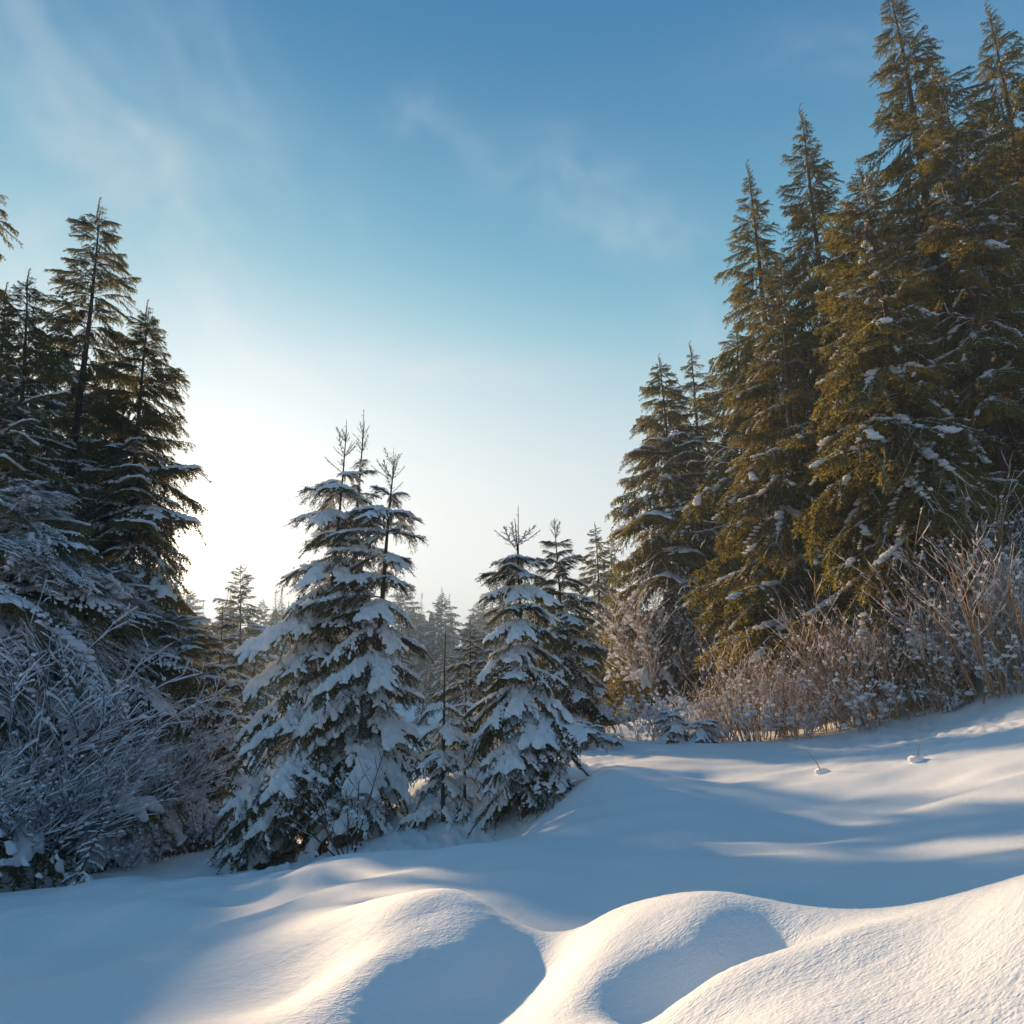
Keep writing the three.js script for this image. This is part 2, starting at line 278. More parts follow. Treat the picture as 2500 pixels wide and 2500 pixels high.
    const at2 = (i, j) => { const u = lerp(u0, u1, i / nu), w = lerp(w0, w1, j / nw); return [u, w, 1 - f[i * (nw + 1) + j] - o.patchy * (0.5 + 0.5 * n3(u * o.patchFreq, w * o.patchFreq, o.seed * 3.7)) - 0.1 * n3(u * 14, w * 14, o.seed) - (u < 0.06 ? (0.06 - u) * 6 : 0)]; };
    const B = fresh(), iso = o.iso ?? 0.5, cut = (a, b) => { const t = (iso - a[2]) / (b[2] - a[2]); return [lerp(a[0], b[0], t), lerp(a[1], b[1], t), iso]; };
    const vert = (q, top) => { const t = o.pillow * Math.sqrt(Math.max(0, q[2] - iso) / (1.0001 - iso)) * (0.8 + 0.45 * n3(q[0] * 5, q[1] * 5, o.seed + 9) + 0.3 * n3(q[0] * 16, q[1] * 16, o.seed)) * lerp(1.1, 0.75, clamp(q[0], 0, 1)); B.p.push(q[0], surf(q[0], q[1]) + (top ? t : -t * 0.35) + 0.004 - o.hang * 0.25 * Math.pow(Math.abs(q[1]), 1.5), q[1]); };
    for (let i = 0; i < nu; i++) for (let j = 0; j < nw; j++) for (const tri of [[at2(i, j), at2(i, j + 1), at2(i + 1, j)], [at2(i + 1, j), at2(i, j + 1), at2(i + 1, j + 1)]]) {
      const poly = [];
      for (let k = 0; k < 3; k++) { const a = tri[k], b = tri[(k + 1) % 3]; if (a[2] >= iso) poly.push(a); if ((a[2] >= iso) !== (b[2] >= iso)) poly.push(cut(a, b)); }
      for (const top of [true, false]) for (let k = 1; k + 1 < poly.length; k++) { const s = B.p.length / 3; vert(poly[0], top); vert(poly[top ? k : k + 1], top); vert(poly[top ? k + 1 : k], top); B.i.push(s, s + 1, s + 2); }
    }
    if (B.p.length) {
      let q = new THREE.BufferGeometry(); q.setAttribute('position', new THREE.Float32BufferAttribute(B.p, 3)); q.setIndex(B.i);
      q = mergeVertices(q, 1e-4); q.computeVertexNormals();
      snow = q;
    }
  }
  if (o.lumps) {                                                  // separate lumps of snow lying along the upper side
    const B = snowTubes; B.u = [];
    for (let k = 0; k < o.lumps; k++) {
      const line = r() < 0.55 ? main : stretches[Math.floor(r() * stretches.length)], m = 2 + Math.floor(r() * 4), size = o.lump * (0.5 + r() * r() * 1.3);
      let t = lerp(0.15, 0.85, r());
      for (let q = 0; q < m; q++, t += size * (line === main ? 1.3 : 3.5)) {
        const x = clamp(t, 0, 0.999) * (line.length - 1), i0 = Math.floor(x), p = line[i0].clone().lerp(line[i0 + 1], x - i0), d = line[i0 + 1].clone().sub(line[i0]), sz = size * (0.7 + 0.6 * r());
        blobInto(B, p.add(V(0, sz * 0.45, (r() - 0.5) * sz)), sz * 1.7, sz * 0.8, sz * 1.1, -Math.atan2(d.z, d.x), r() * 60, sz < o.lump * 0.7);
      }
    }
    snow = geo(B);
  }
  return { wood: woodGeo, needles: g, snow, lumps: !!o.lumps };
}
const young = { n: 20, first: 0.12, width: 0.46, a0: 1.05, a1: 0.6, tert: 5, tertMin: 0.03, comb: 0.3, hang: 0.4, rise: 0.14, droop: 0.42, tipUp: 0.08, lat: 0.3, sway: 0.05, thick: 0.013, needle: 0.032, step: 0.016, perStation: 3, needleWide: 0.16, snowR: 0.036, pillow: 0.095, patchy: 0.4, patchFreq: 3.6, iso: 0.42, cells: 58 };
const mature = { n: 15, jit: 0.9, first: 0.16, width: 0.44, a0: 0.95, a1: 0.5, tert: 7, tertMin: 0.04, comb: 0.6, tertScale: 0.75, hang: 0.4, rise: 0.25, droop: 0.8, tipUp: 0.3, lat: 0.25, sway: 0.09, thick: 0.011, needle: 0.042, step: 0.024, perStation: 3, needleWide: 0.2, snowR: 0.03, pillow: 0, patchy: 0.8, patchFreq: 3.2, lumps: 18, lump: 0.02, tubes: 0.0075, curl: 0.5 };
const frosty = { n: 20, jit: 0.7, first: 0.1, width: 0.55, a0: 0.75, a1: 0.35, tert: 8, tertMin: 0.05, comb: 0.2, hang: 0.6, rise: 0.3, droop: 0.6, tipUp: 0.0, lat: 0.2, sway: 0.12, thick: 0.009, needle: 0.026, step: 0.026, perStation: 2, needleWide: 0.2, snowR: 0.03, pillow: 0, patchy: 0.4, patchFreq: 3, tubes: 0.015, curl: 0.5, lumps: 60, lump: 0.02 };
const set = (o, seeds, more = {}) => seeds.map((seed, k) => makeBough({ ...o, seed, droop: o.droop * (0.75 + 0.15 * k), ...more }));
const KIT = {
  young: set(young, [1, 2, 3, 4, 5]),
  bareYoung: set(young, [6, 7], { n: 8, tert: 1, width: 0.22, rise: 0.5, droop: -0.05, pillow: 0.03, snowR: 0.035, hang: 0, lat: 0, bare: 1, cells: 40 }),
  wand: set(young, [8, 9, 10, 17], { n: 5, tert: 0, width: 0.2, first: 0.08, curl: 0.4, rise: 0, droop: 0, tipUp: 0, sway: 0.02, pillow: 0, bare: 0, hang: -0.6, lat: 0, needle: 0.02, a0: 0.7, a1: 0.7 }),
  laden: set(young, [41, 42, 43], { pillow: 0.12, snowR: 0.055, patchy: 0.26, droop: 0.55, cells: 52 }),
  dusted: set(young, [44, 45, 46], { pillow: 0.055, snowR: 0.031, patchy: 0.36, n: 24, tert: 6 }),
  mature: set(mature, [11, 12, 13, 14, 15]),
  heavy: set(mature, [16, 17, 18], { lumps: 20, lump: 0.024 }),
  dead: set(mature, [61, 62, 63], { lumps: 0, tubes: 0.007, perStation: 0, n: 7, tert: 2, comb: 0.3, droop: 0.3, width: 0.3 }),
  matureBare: set(mature, [21, 22, 23, 24], { lumps: 0, tubes: 0, comb: 0.65 }),
  spire: set(mature, [25, 26], { lumps: 0, tubes: 0, comb: 0.2, n: 12, tert: 4, width: 0.3, rise: 0.1, droop: 0, bare: 0, tipUp: 0, first: 0.05 }),
  frosty: set(frosty, [31, 32, 33, 34, 35]),
  lace: set(young, [36, 37, 38, 39], { n: 30, tert: 5, jit: 0.5, width: 0.52, a0: 0.8, a1: 0.4, curl: 0.5, hang: 0.6, rise: 0.22, droop: 0.6, lat: 0.25, snowR: 0.026, pillow: 0.05, patchy: 0.1, iso: 0.36, cells: 72, needle: 0.026 }),
  far: set(mature, [51, 52], { n: 12, tert: 4, step: 0.05, needle: 0.06, perStation: 3, comb: 0.5, lumps: 14, lump: 0.03, tubes: 0, rise: 0.1, droop: 0.35, tipUp: 0.1, width: 0.34 }),
};

// ---------------------------------------------------------------- spruces
// o: tip [px, py], foot [px], depth, length of the longest bough, kit(s), number of boughs ...
function spruce(name, label, o, group) {
  const r = rng(o.seed), tipW = at(o.tip[0], o.tip[1], o.depth - (o.leanIn ?? 0)), fx = at(o.foot, 1700, o.depth).x, foot = V(fx, ground(fx, -o.depth) - 0.12, -o.depth);
  const root = thing(name, label, 'spruce tree', foot, group), tip = tipW.sub(foot), H = tip.length();
  const bend = V((r() - 0.5) * 0.02 * H, 0, (r() - 0.5) * 0.02 * H);
  const axis = (t) => tip.clone().multiplyScalar(t).addScaledVector(bend, Math.sin(t * Math.PI) + 0.25 * Math.sin(t * 9));
  const B = fresh(), tp = [], tr = []; for (let k = 0; k <= 18; k++) { tp.push(axis(k / 18)); tr.push((o.girth ?? H * 0.011) * Math.pow(1 - k / 18 * 0.985, 0.85) + 0.004); }
  tubeInto(B, tp, tr, 9, 1.2); part('trunk', geo(B), o.bark ?? M.bark, root);
  const lists = new Map(), put = (kit, m, tone) => { if (!lists.has(kit)) lists.set(kit, []); lists.get(kit).push([m, tone]); };
  const whorlSeed = r() * 100, q = new THREE.Quaternion(), qa = new THREE.Quaternion(), qb = new THREE.Quaternion(), qc = new THREE.Quaternion();
  const n = o.boughs, c0 = o.from ?? 0.1, power = o.power ?? 0.75;
  for (let k = 0; k < n; k++) {
    let f = (k + 0.6 * r()) / n;
    if (o.whorls) { const w = Math.floor(f * o.whorls); f = r() < 0.88 ? (w + 0.3 + 0.14 * (r() - 0.5)) / o.whorls : f; }
    f = 1 - Math.pow(1 - f, o.crowd ?? 1.25);
    const t = lerp(c0, o.to ?? 0.985, f), down = 1 - t, azm = k * 2.39996 + (r() - 0.5) * 1.2;
    let L = o.long * Math.pow(clamp(down / (1 - c0), 0, 1), power) * (0.72 + 0.5 * r()) * (1 + 0.28 * n2(whorlSeed + t * 11, Math.cos(azm) * 1.2)) + (o.least ?? 0.04 * o.long);
    if (o.shape) L *= o.shape(t, azm);
    if (o.thin && r() < o.thin(t, azm)) continue;
    const kits = o.kits(t, r), kit = kits[Math.floor(r() * kits.length)];
    const pitch = (o.pitch ? o.pitch(t) : lerp(-0.22, 0.5, smooth(0.35, 1, t))) + (r() - 0.5) * 0.3;
    qa.setFromAxisAngle(V(0, 1, 0), azm); qb.setFromAxisAngle(V(0, 0, 1), pitch); qc.setFromAxisAngle(V(1, 0, 0), (r() - 0.5) * 0.5);
    q.copy(qa).multiply(qb).multiply(qc);
    put(kit, new THREE.Matrix4().compose(axis(t), q.clone(), V(L, L * (0.85 + 0.3 * r()), L * (0.85 + 0.4 * r()) * (o.wide ?? 1))), 0.75 + 0.5 * r());
  }
  const tipKit = o.tipKit ?? KIT.spire[0];
  if (!o.noLeader) { q.setFromAxisAngle(V(0, 0, 1), Math.PI / 2); const L = o.leader ?? 0.06 * H; put(tipKit, new THREE.Matrix4().compose(axis(1 - 0.8 * L / H), q.clone(), V(L, L, L)), 1); }
  const leaf = o.leaf ?? M.needle, col = new THREE.Color();
  for (const [kit, list] of lists) {
    if (o.parts) {
      for (const [m] of list) {
        const b = part('bough', kit.wood, M.twig, root); m.decompose(b.position, b.quaternion, b.scale);
        part('needles', kit.needles, leaf, b); if (kit.snow) part('snow', kit.snow, o.snow ?? M.snow, b);
      }
      continue;
    }
    for (const [pn, g, mat] of [['branches', kit.wood, M.twig], ['needles', kit.needles, leaf], ['snow', kit.snow, o.snow ?? (kit.lumps ? M.clump : M.snow)]]) {
      if (!g || !g.attributes.position.count || (pn === 'snow' && o.noSnow) || (pn === 'branches' && o.noWood)) continue;
      const im = new THREE.InstancedMesh(g, mat, list.length); im.name = pn; im.userData.kind = 'stuff';
      list.forEach(([m, tone], i) => { im.setMatrixAt(i, m); if (pn === 'needles') im.setColorAt(i, col.setRGB(tone, tone * (0.94 + 0.12 * ((i * 7) % 5) / 4), tone)); });
      root.add(im);
    }
  }
  return root;
}
const K = KIT;
// --- the three growing together in the middle
const bigKits = (t, r) => (t > 0.88 ? K.bareYoung : r() < 0.8 ? K.young : K.laden), [wand, wandB, wandC, wandD] = KIT.wand;
spruce('snowy_spruce', 'snow-laden spruce with dark trunk standing foremost in the tall middle clump', { seed: 101, tip: [966, 1108], foot: 912, depth: 17.6, long: 1.9, boughs: 92, whorls: 15, kits: bigKits, from: 0.05, power: 0.6, parts: 1, girth: 0.11, pitch: (t) => lerp(-0.25, 0.3, smooth(0.4, 1, t)), shape: (t, a) => (Math.cos(a) > 0 ? 0.75 : 1.15), leader: 0.9, tipKit: wand });
spruce('snowy_spruce', 'leftmost spruce of the tall middle clump, sun-edged boughs spread over the hollow', { seed: 102, tip: [846, 1047], foot: 770, depth: 18.4, long: 2.35, boughs: 96, whorls: 16, kits: bigKits, from: 0.02, power: 0.6, parts: 1, girth: 0.1, pitch: (t) => lerp(-0.28, 0.3, smooth(0.4, 1, t)), shape: (t, a) => (Math.cos(a) > 0 ? 0.7 : 1.0), leader: 1.3, tipKit: wandB });
spruce('snowy_spruce', 'spruce with the tallest thin leader of the middle clump, half hidden behind the others', { seed: 103, tip: [891, 1028], foot: 850, depth: 19.2, long: 1.6, boughs: 60, whorls: 13, kits: bigKits, from: 0.1, power: 0.65, girth: 0.1, leader: 1.6, tipKit: wandC });
// --- the small one at its right and its neighbours
spruce('snowy_spruce', 'small spruce with thick snow caps and a bare leader on the slope', { seed: 104, tip: [1256, 1266], foot: 1282, depth: 15, long: 0.95, boughs: 96, whorls: 13, kits: (t, r) => (t > 0.87 ? K.bareYoung : r() < 0.3 ? K.laden : r() < 0.5 ? K.young : K.dusted), from: 0.08, to: 0.92, power: 0.5, parts: 1, girth: 0.075, pitch: (t) => lerp(-0.22, 0.12, smooth(0.4, 0.95, t)), leader: 1.3, least: 0.2, tipKit: wandD });
spruce('young_spruce', 'thin young spruce with V-shaped top arms left of the small capped spruce', { seed: 105, tip: [1089, 1545], foot: 1090, depth: 16, long: 0.7, boughs: 28, whorls: 6, kits: (t, r) => (t > 0.66 ? K.bareYoung : r() < 0.5 ? K.laden : K.young), from: 0.05, to: 0.76, power: 0.6, parts: 1, leader: 0.9, tipKit: wand });
spruce('young_spruce', 'low snow-buried spruce leaning on the left foot of the small capped spruce', { seed: 106, tip: [1139, 1655], foot: 1140, depth: 16.2, long: 0.62, boughs: 28, whorls: 6, kits: (t, r) => (t > 0.8 ? K.bareYoung : r() < 0.7 ? K.laden : K.young), from: 0.05, to: 0.85, power: 0.5, parts: 1, leader: 0.8, tipKit: wand });
spruce('young_spruce', 'pale backlit spruce showing between the middle clump and the small capped spruce', { seed: 107, tip: [1146, 1517], foot: 1150, depth: 21, long: 1.3, boughs: 70, kits: (t, r) => K.dusted, from: 0.05, power: 0.8, leaf: M.needle });
// --- right of the small spruce
spruce('dark_spruce', 'dark pointed spruce just behind the small capped spruce', { seed: 108, tip: [1353, 1266], foot: 1395, depth: 24, long: 1.75, boughs: 120, whorls: 20, kits: (t, r) => (t > 0.9 ? K.bareYoung : K.dusted), from: 0.03, power: 0.75, leaf: M.needle, tipKit: wand });
spruce('dark_spruce', 'hazy dark spruce farther back between the pointed spruce and the tall frosty bush', { seed: 109, tip: [1452, 1284], foot: 1468, depth: 52, long: 3.0, boughs: 150, kits: () => K.mature, from: 0.05, power: 0.7, leaf: M.grownSunlit });
spruce('dark_spruce', 'slim hazy spruce right beside the hazy dark one', { seed: 110, tip: [1492, 1312], foot: 1510, depth: 56, long: 2.6, boughs: 130, kits: () => K.mature, from: 0.05, power: 0.7, leaf: M.grownSunlit });
const tallKits = (t, r) => (t < 0.42 && r() < 0.6 ? K.dead : r() < (t > 0.6 ? 0.2 : 0.5) ? K.mature : K.matureBare);
spruce('tall_spruce', 'spruce of even outline with snow-lined level boughs at the near end of the right wood', { seed: 111, tip: [1608, 880], foot: 1665, depth: 36, long: 4.2, boughs: 230, whorls: 26, kits: (t, r) => (t > 0.75 ? K.matureBare : r() < 0.4 ? K.dusted : K.mature), from: 0.03, power: 0.72, leaf: M.grownSunlit, pitch: (t) => lerp(-0.05, 0.4, smooth(0.5, 1, t)) });
spruce('tall_spruce', 'thin-topped spruce behind the evenly shaped one, only its spire clear', { seed: 112, tip: [1686, 850], foot: 1745, depth: 42, long: 3.2, boughs: 170, whorls: 20, kits: () => K.matureBare, from: 0.1, power: 0.75, leaf: M.grownSunlit });
spruce('tall_spruce', 'spruce with ragged left edge against the sky, left of the narrow dark-topped one', { seed: 113, tip: [1826, 416], foot: 1950, depth: 30, long: 3.7, boughs: 240, whorls: 26, least: 0.1, kits: tallKits, from: 0.05, power: 0.85, leaf: M.grownSunlit, shape: (t, a) => (Math.cos(a) < 0 ? 1.15 : 0.9) });
spruce('tall_spruce', 'spruce with dark narrow top standing just left of the tallest one', { seed: 114, tip: [1958, 280], foot: 2130, depth: 28, long: 3.7, boughs: 250, whorls: 24, least: 0.1, kits: tallKits, from: 0.1, power: 0.85, leaf: M.grownSunlit });
spruce('golden_spruce', 'sunlit golden-green spruce in front of the narrow dark-topped one', { seed: 115, tip: [1905, 640], foot: 1975, depth: 25, long: 3.0, boughs: 200, whorls: 18, least: 0.1, kits: (t, r) => (r() < 0.25 ? K.heavy : r() < 0.7 ? K.mature : K.matureBare), from: 0.08, power: 0.75, leaf: M.grownSunlit, shape: (t, a) => (Math.cos(a) < 0 ? 1.15 : 0.5) });
spruce('tall_spruce', 'tallest spruce of the right wood, its tip cut by the upper edge', { seed: 116, tip: [2168, -25], foot: 2425, depth: 23, long: 3.0, boughs: 240, whorls: 28, least: 0.1, kits: tallKits, from: 0.15, power: 0.75, leaf: M.grownSunlit });
spruce('golden_spruce', 'golden spruce with bright sunlit left side and snow-lumped boughs', { seed: 117, tip: [2102, 418], foot: 2335, depth: 19.5, long: 3.0, boughs: 215, whorls: 20, least: 0.1, kits: (t, r) => (r() < 0.35 ? K.heavy : r() < 0.7 ? K.mature : K.matureBare), from: 0.1, power: 0.7, leaf: M.grownSunlit, shape: (t, a) => (Math.cos(a) < 0 ? 1.12 : 0.7) });
spruce('tall_spruce', 'sparse spruce with grey trunk and loose snow clumps near the right edge', { seed: 118, tip: [2305, 178], foot: 2560, depth: 20.5, long: 2.2, boughs: 170, whorls: 18, kits: (t, r) => (r() < 0.35 ? K.dead : r() < 0.4 ? K.heavy : r() < 0.6 ? K.mature : K.matureBare), from: 0.12, power: 0.4, leaf: M.grownSunlit });
spruce('tall_spruce', 'dark spruce tip in the upper right corner', { seed: 119, tip: [2412, 28], foot: 2690, depth: 24, long: 3.6, boughs: 230, whorls: 24, least: 0.1, kits: tallKits, from: 0.1, power: 0.8, leaf: M.grownSunlit });
[[2480, 330, 2700, 28], [2270, 480, 2440, 33], [2180, 560, 2290, 36], [2060, 640, 2150, 38], [2400, 600, 2560, 30], [1800, 800, 1850, 44]].forEach(([x, y, f, d], k) => spruce('tall_spruce', 'dark spruce deep in the right wood seen only through gaps', { seed: 130 + k, tip: [x, y], foot: f, depth: d, long: 4, boughs: 150, kits: (t, r) => (r() < 0.5 ? K.mature : K.matureBare), from: 0.1, power: 0.55, leaf: M.grownSunlit }, 'dark spruces deep in the right wood'));
// --- left wood
spruce('tall_spruce', 'spruce beyond the left edge, only its bough ends reaching into view', { seed: 140, tip: [-100, 250], foot: -160, depth: 24, long: 2.6, boughs: 190, whorls: 18, kits: () => K.matureBare, from: 0.1, power: 0.4, leaf: M.grownSunlit });
spruce('tall_spruce', 'dark snow-streaked spruce at the left edge under the tallest left one', { seed: 141, tip: [66, 682], foot: 20, depth: 22, long: 2.6, boughs: 220, kits: (t, r) => (t > 0.8 ? K.matureBare : r() < 0.55 ? K.dusted : K.mature), from: 0.05, power: 0.6, leaf: M.grownSunlit });
spruce('tall_spruce', 'second small spire at the left edge beside the snow-streaked spruce', { seed: 142, tip: [16, 716], foot: -40, depth: 25, long: 2.4, boughs: 170, kits: () => K.mature, from: 0.1, power: 0.6, leaf: M.grownSunlit });
spruce('tall_spruce', 'tallest spruce of the left wood with open crown and visible trunk', { seed: 143, tip: [243, 512], foot: 105, depth: 30, long: 3.3, boughs: 290, whorls: 28, least: 0.15, kits: (t, r) => (t > 0.6 ? (r() < 0.3 ? K.mature : K.matureBare) : r() < 0.5 ? K.mature : K.dusted), from: 0.08, power: 0.55, leaf: M.grownSunlit, shape: (t, a) => 0.9 + 0.3 * Math.sin(a * 2) });
spruce('tall_spruce', 'slender spruce at the sunny edge of the left wood', { seed: 144, tip: [365, 757], foot: 328, depth: 26, long: 3.0, boughs: 300, whorls: 30, kits: (t, r) => (t > 0.7 ? K.matureBare : r() < 0.6 ? K.dusted : K.mature), from: 0.02, power: 0.6, least: 0.12, leaf: M.grownSunlit });
spruce('tall_spruce', 'middling dark spruce filling the left wood behind the frosted trees', { seed: 151, tip: [200, 905], foot: 190, depth: 33, long: 3.4, boughs: 260, kits: (t, r) => (r() < 0.4 ? K.dusted : K.mature), from: 0.04, power: 0.55, leaf: M.grownSunlit });
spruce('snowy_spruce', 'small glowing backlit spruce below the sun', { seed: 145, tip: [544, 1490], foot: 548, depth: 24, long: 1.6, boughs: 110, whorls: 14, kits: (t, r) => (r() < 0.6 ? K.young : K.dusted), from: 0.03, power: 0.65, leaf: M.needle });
spruce('frosted_spruce', 'large frosted spruce with drooping white-lined boughs at the left edge', { seed: 146, tip: [60, 1190], foot: 10, depth: 19, long: 3.3, boughs: 190, kits: (t, r) => (t < 0.3 ? (r() < 0.4 ? K.laden : K.young) : r() < 0.45 ? K.lace : K.frosty), from: 0.02, power: 0.5, leaf: M.grownSunlit, snow: M.frost, shape: (t, a) => (Math.cos(a) > 0 ? 1.05 : 0.7) });
spruce('frosted_spruce', 'frosted spruce with long overhanging boughs in the middle of the left wood', { seed: 147, tip: [260, 1390], foot: 240, depth: 21.5, long: 3.1, boughs: 170, kits: (t, r) => (t < 0.2 ? K.young : r() < 0.45 ? K.lace : K.frosty), from: 0.02, power: 0.5, leaf: M.grownSunlit, snow: M.frost });
spruce('frosted_spruce', 'low frosted spruce at the right end of the left wood', { seed: 148, tip: [440, 1500], foot: 440, depth: 23, long: 2.1, boughs: 130, kits: (t, r) => (r() < 0.8 ? K.lace : K.dusted), from: 0.02, power: 0.5, leaf: M.grownSunlit, snow: M.frost });
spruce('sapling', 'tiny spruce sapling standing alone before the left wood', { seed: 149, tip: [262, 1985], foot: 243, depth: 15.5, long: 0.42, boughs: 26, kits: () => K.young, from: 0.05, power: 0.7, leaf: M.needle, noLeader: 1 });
// --- far off
spruce('tall_spruce', 'hazy lone spire rising above the far treeline beside the sun', { seed: 150, tip: [587, 1380], foot: 590, depth: 75, long: 4.2, boughs: 110, kits: () => K.far, from: 0.1, power: 0.7, leaf: M.grownSunlit });
{
  const r = rng(77), protos = [];
  for (let k = 0; k < 84; k++) {
    const row = k % 3, px = lerp(430, 1330, k / 83) + (r() - 0.5) * 16, depth = [lerp(200, 240, r()), lerp(150, 190, r()), lerp(80, 115, r())][row], top = lerp(1475, 1425, r()) + [-8, 22, 95][row] + 14 * Math.sin(px * 0.012);
    const label = 'hazy distant spruce in the even far treeline', group = 'distant spruces of the far treeline';
    if (protos.length < 4) protos.push(spruce('distant_spruce', label, { seed: 200 + k, tip: [px, top], foot: px, depth, long: 4.0, boughs: 130, kits: () => K.far, from: 0.05, power: 0.9, leaf: M.needle, noWood: 1, least: 0.1 }, group));
    else {
      const p0 = protos[k % 4], c = p0.clone(); c.name = numbered('distant_spruce'); scene.add(c);
      const tipW = at(px, top, depth), y = ground(tipW.x, -depth) - 0.2; c.position.set(tipW.x, y, -depth); c.rotation.y = r() * 6.28;
      const s = (tipW.y - y) / protoHeight(p0); c.scale.set(s * (0.9 + 0.2 * r()), s, s * (0.9 + 0.2 * r()));
    }
  }
  function protoHeight(p) { const g = p.children[0].geometry; g.computeBoundingBox(); return g.boundingBox.max.y; }
}
{ // the wood behind the treeline reads as one mass
  const r = rng(78), list = []; for (let k = 0; k < 420; k++) { const a = lerp(-62, 62, r()) * Math.PI / 180, d = lerp(245, 340, r()); list.push([Math.sin(a) * d, -Math.cos(a) * d, 24 + 9 * r()]); }
  const B = fresh(); { const q = rng(5); for (let k = 0; k < 260; k++) { const t = k / 260, a = q() * 6.28, L = 0.17 * (1 - t) * (0.5 + 0.7 * q()) + 0.01, y = 0.04 + 0.96 * t, s = B.p.length / 3, c = Math.cos(a), n = Math.sin(a), w = 0.03; B.p.push(0, y + 0.03, 0, c * L - n * w, y - 0.02, n * L + c * w, c * L * 1.1, y - 0.03, n * L * 1.1, c * L + n * w, y - 0.02, n * L - c * w); B.i.push(s, s + 1, s + 2, s, s + 2, s + 3); } }
  const g = geo(B); g.deleteAttribute('uv');
  const im = new THREE.InstancedMesh(g, M.needle, list.length), m = new THREE.Matrix4(), q = new THREE.Quaternion();
  list.forEach(([x, z, h], i) => { q.setFromAxisAngle(V(0, 1, 0), i); im.setMatrixAt(i, m.compose(V(x, ground(x, z) - 0.2, z), q, V(h, h, h))); });
  im.name = 'distant_forest'; im.userData = { kind: 'stuff', label: 'hazy mass of spruce forest behind the far treeline', category: 'forest' }; scene.add(im);
}

// ---------------------------------------------------------------- leafless shrubs with snow on their twigs
function makeShrub(o) {                                           // returns [stems, snow] about the origin
  const r = rng(o.seed), S = fresh(), W = fresh();
  const dress = (pts, w) => {
    for (let k = 0; k < pts.length - 1; k++) for (let i = 0; i < w; i++) {
      if (r() > o.snowy) continue;
      const p = pts[k].clone().lerp(pts[k + 1], r()), d = pts[k + 1].clone().sub(pts[k]), flat = Math.hypot(d.x, d.z) / (d.length() + 1e-6), s = o.blob * (0.32 + 1.15 * Math.pow(r(), 2.5)) * (1.25 - 0.6 * p.y / o.high);
      blobInto(W, p.add(V(0, s * 0.5, 0)), s * (0.8 + 0.8 * flat), s * (0.75 + 0.45 * r()), s * (0.7 + 0.4 * r()), -Math.atan2(d.z, d.x), r() * 50, s < o.blob * 0.8);
    }
  };
  const grow = (p0, dir, len, rad, level) => {
    const n = 4, pts = [p0.clone()], d = dir.clone();
    for (let k = 1; k <= n; k++) { d.add(V((r() - 0.5) * 0.3, (level ? o.lift : 0.06), (r() - 0.5) * 0.3)).normalize(); pts.push(pts[k - 1].clone().addScaledVector(d, len / n)); }
    tubeInto(S, pts, pts.map((_, k) => rad * lerp(1, 0.45, k / n)), level === 0 ? 4 : 3);
    if (o.line) tubeInto(W, pts.map((p) => p.clone().add(V(0, o.line * 0.5, 0))), pts.map((p, k) => { const d = pts[Math.min(k + 1, n)].clone().sub(pts[Math.min(k, n - 1)]), flat = Math.hypot(d.x, d.z) / d.length(); return k === n ? o.line * 0.1 : o.line * (0.3 + 0.9 * r()) * (0.35 + 0.65 * flat) * (level ? 1 : 1.25); }), 3);
    dress(pts, level === 0 ? o.w0 : o.w1);
    if (level < o.levels) { const m = level === 0 ? o.kids : o.kids2; for (let i = 0; i < m; i++) { const t = lerp(0.25, 0.98, (i + r()) / m), k = Math.min(n - 1, Math.floor(t * n)), p = pts[k].clone().lerp(pts[k + 1], t * n - k), a = r() * 6.28, dd = pts[k + 1].clone().sub(pts[k]).normalize().multiplyScalar(o.follow).add(V(Math.cos(a), 0.1, Math.sin(a)).multiplyScalar(0.75)).normalize(); grow(p, dd, len * lerp(0.6, 0.3, t) * (0.6 + 0.6 * r()), rad * 0.5, level + 1); } }
  };
  for (let i = 0; i < o.stems; i++) { const a = r() * 6.28, q = Math.sqrt(r()), d = V(Math.cos(a) * o.spread * q + (o.leanX ?? 0), 1, Math.sin(a) * o.spread * q).normalize(); grow(V(Math.cos(a) * q * o.foot, -0.05, Math.sin(a) * q * o.foot), d, o.high * (0.55 + 0.5 * r()), o.rad * (0.7 + 0.6 * r()), 0); }
  W.u = [];
  return [geo(S), geo(W)];
}
function shrub(name, label, kit, px, depth, scale, turn, mats, group, dy = 0) {
  const x = at(px, 1750, depth).x, g = thing(name, label, 'shrub', V(x, ground(x, -depth) + dy, -depth), group);
  g.rotation.y = turn; g.scale.setScalar(scale);
  part('stems', kit[0], mats[0], g); part('snow', kit[1], mats[1], g, true);
  return g;
}
const thicket = [61, 62, 63, 64].map((seed) => makeShrub({ seed, stems: 38, high: 2.1, spread: 0.5, foot: 0.6, rad: 0.012, kids: 5, kids2: 2, levels: 2, lift: 0.12, follow: 0.9, snowy: 0.26, blob: 0.028, line: 0.0085, w0: 2, w1: 1 }));
const lowBush = [65, 66, 67].map((seed) => makeShrub({ seed, stems: 22, high: 1.25, spread: 0.8, foot: 0.6, rad: 0.009, kids: 5, kids2: 2, levels: 2, lift: 0.05, follow: 0.75, snowy: 0.3, blob: 0.042, line: 0.012, w0: 3, w1: 1 }));
const fine = [68, 69].map((seed) => makeShrub({ seed, stems: 20, high: 4.4, spread: 0.5, foot: 0.7, rad: 0.018, kids: 8, kids2: 5, levels: 2, lift: 0.08, follow: 0.8, snowy: 0.35, blob: 0.045, line: 0.012, w0: 2, w1: 1 }));
